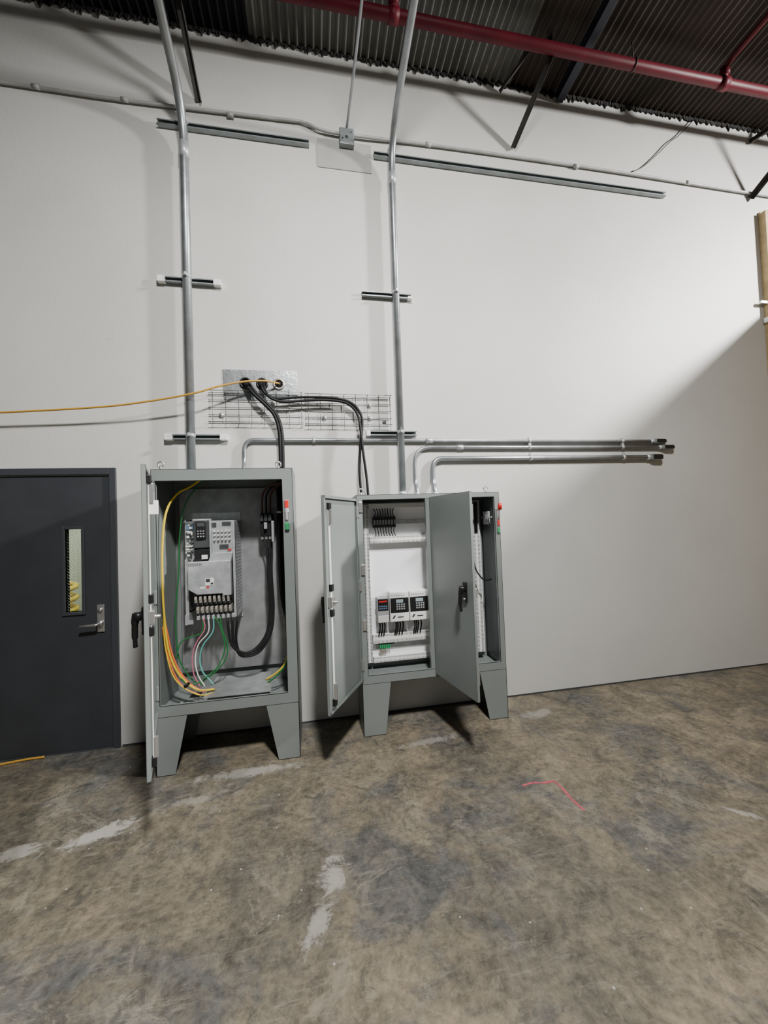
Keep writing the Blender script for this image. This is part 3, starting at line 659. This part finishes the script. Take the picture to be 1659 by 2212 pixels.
tube("lead",cat([(1.33,-.12,1.60),(1.325,-.16,1.4),(1.325,-.2,1.22),(1.36,-.24,1.13),(1.40,-.25,1.105),(1.45,-.24,1.11)],6),.007,M_cable,g,8)
P=[cat([(1.375+i*.012,-.12,1.77),(1.372+i*.012,-.125,1.65),(1.375+i*.01,-.12,1.5)],5) for i in range(3)]
tubes("bundle",P,.005,M_cable,g,6)
box("floor_pan",X0+.004,X1-.004,YF+.02,-.03,.394,.40,M_cabin,c)
mesh_obj("paper_sheet",[(1.24,-.30,.404),(1.36,-.31,.404),(1.38,-.22,.404),(1.26,-.20,.404)],[(0,1,2,3)],M_paper,c)
boxes("left_catches",[(.345,.372,YF-.012,YF,z,z+.08) for z in(1.70,1.22,.80)],M_satin,c,.002)
boxes("operator_plate",[(1.475,1.497,YF-.008,YF,1.50,1.70)],M_satin,c,.002)
box("operator_green",1.475,1.498,YF-.018,YF-.006,1.50,1.54,M_grnp,c,.003)
box("operator_dark",1.478,1.494,YF-.02,YF-.006,1.56,1.60,M_redp,c,.003)
tube("operator_rod",[(1.486,YF-.01,1.60),(1.492,YF-.035,1.70)],.006,M_satin,c,8)
tube("operator_knob",[(1.492,YF-.03,1.69),(1.494,YF-.04,1.74)],.017,M_redp,c,12)
H=Vector((.335,YF-.005));Fp=Vector((.067,-.81));u=(Fp-H);L=u.length;u.normalize();fr=Fr((H.x,H.y,0),(u.x,u.y,0),(-u.y,u.x,0))
doorpan(c,"left_door_pan",fr,L,.42,1.805);latch(c,"left_door_latch",fr,L,.42,1.805);handle(c,"left_door_handle",fr,L-.06,1.10)
boxes("left_door_hinges",[(-.012,.01,-.012,.008,z,z+.08) for z in(.5,1.1,1.66)],M_satin,c,.003,fr)
H=Vector((.925,YF-.005));Fp=Vector((1.035,-.87));u=(Fp-H);L=u.length;u.normalize();fr=Fr((H.x,H.y,0),(u.x,u.y,0),(-u.y,u.x,0))
doorpan(c,"right_door_pan",fr,L,.42,1.805);latch(c,"right_door_latch",fr,L,.42,1.805);handle(c,"right_door_handle",fr,L-.085,1.12)
boxes("right_door_hinges",[(-.012,.01,-.012,.008,z,z+.08) for z in(.5,1.1,1.66)],M_cab,c,.003,fr)

# ------------------------------------------------------------------ chalk mark on floor
def strip(pts,w):
    P=[Vector((x,y,.0012)) for x,y in pts];vs=[];fs=[]
    Q=cat(P,6)
    for i,p in enumerate(Q):
        t=(Q[min(i+1,len(Q)-1)]-Q[max(i-1,0)]).normalized();s=Vector((-t.y,t.x,0));ww=w*random.uniform(.3,.6)
        vs+=[p+s*ww,p-s*ww]
    for i in range(len(Q)-1): fs.append((2*i,2*i+1,2*i+3,2*i+2))
    return vs,fs
V=[];Fc=[]
for pts in ([(1.19,-1.085),(1.26,-1.075),(1.33,-1.09),(1.40,-1.09)],[(1.40,-1.095),(1.405,-1.16),(1.40,-1.24),(1.41,-1.34)]):
    vs,fs=strip(pts,.018);k=len(V);V+=vs;Fc+=[tuple(i+k for i in q) for q in fs]
mesh_obj("pink_chalk_mark",V,Fc,M_pinkchalk)

# ------------------------------------------------------------------ lights
def area(name,loc,target,size,power,col=(1,1,1),spread=180):
    l=bpy.data.lights.new(name,'AREA');l.shape='DISK';l.size=size;l.energy=power;l.color=col;l.spread=math.radians(spread)
    o=bpy.data.objects.new(name,l);o.location=loc
    o.rotation_euler=(Vector(target)-Vector(loc)).to_track_quat('-Z','Y').to_euler();COL.objects.link(o)
area("high_bay_light",(7.2,-3.0,5.3),(3.0,-.9,0),.5,850,(1,.985,.95),140)
area("high_bay_light",(.5,-3.8,5.4),(.4,-1.4,0),.45,300,(1,.985,.95),145)
l=bpy.data.lights.new("adjoining_room_light",'POINT');l.energy=45;l.shadow_soft_size=.15
o=bpy.data.objects.new("adjoining_room_light",l);o.location=(-1.9,.8,2.4);COL.objects.link(o)
w=bpy.data.worlds.new("World");bpy.context.scene.world=w;w.use_nodes=True
w.node_tree.nodes["Background"].inputs[0].default_value=(.9,.95,1,1);w.node_tree.nodes["Background"].inputs[1].default_value=.08

# ------------------------------------------------------------------ camera
cam=bpy.data.cameras.new("camera");cam.sensor_fit='HORIZONTAL';cam.sensor_width=36;cam.lens=36*831/1659.
cam.clip_start=.05
co=bpy.data.objects.new("camera",cam);COL.objects.link(co)
yaw=math.radians(10.4);pit=math.radians(1.5);roll=math.radians(2.06)
Mr=Matrix.Rotation(-yaw,3,'Z')@Matrix.Rotation(math.pi/2+pit,3,'X')@Matrix.Rotation(-roll,3,'Z')
co.matrix_world=Matrix.Translation((0,-3.27,1.62))@Mr.to_4x4()
bpy.context.scene.camera=co
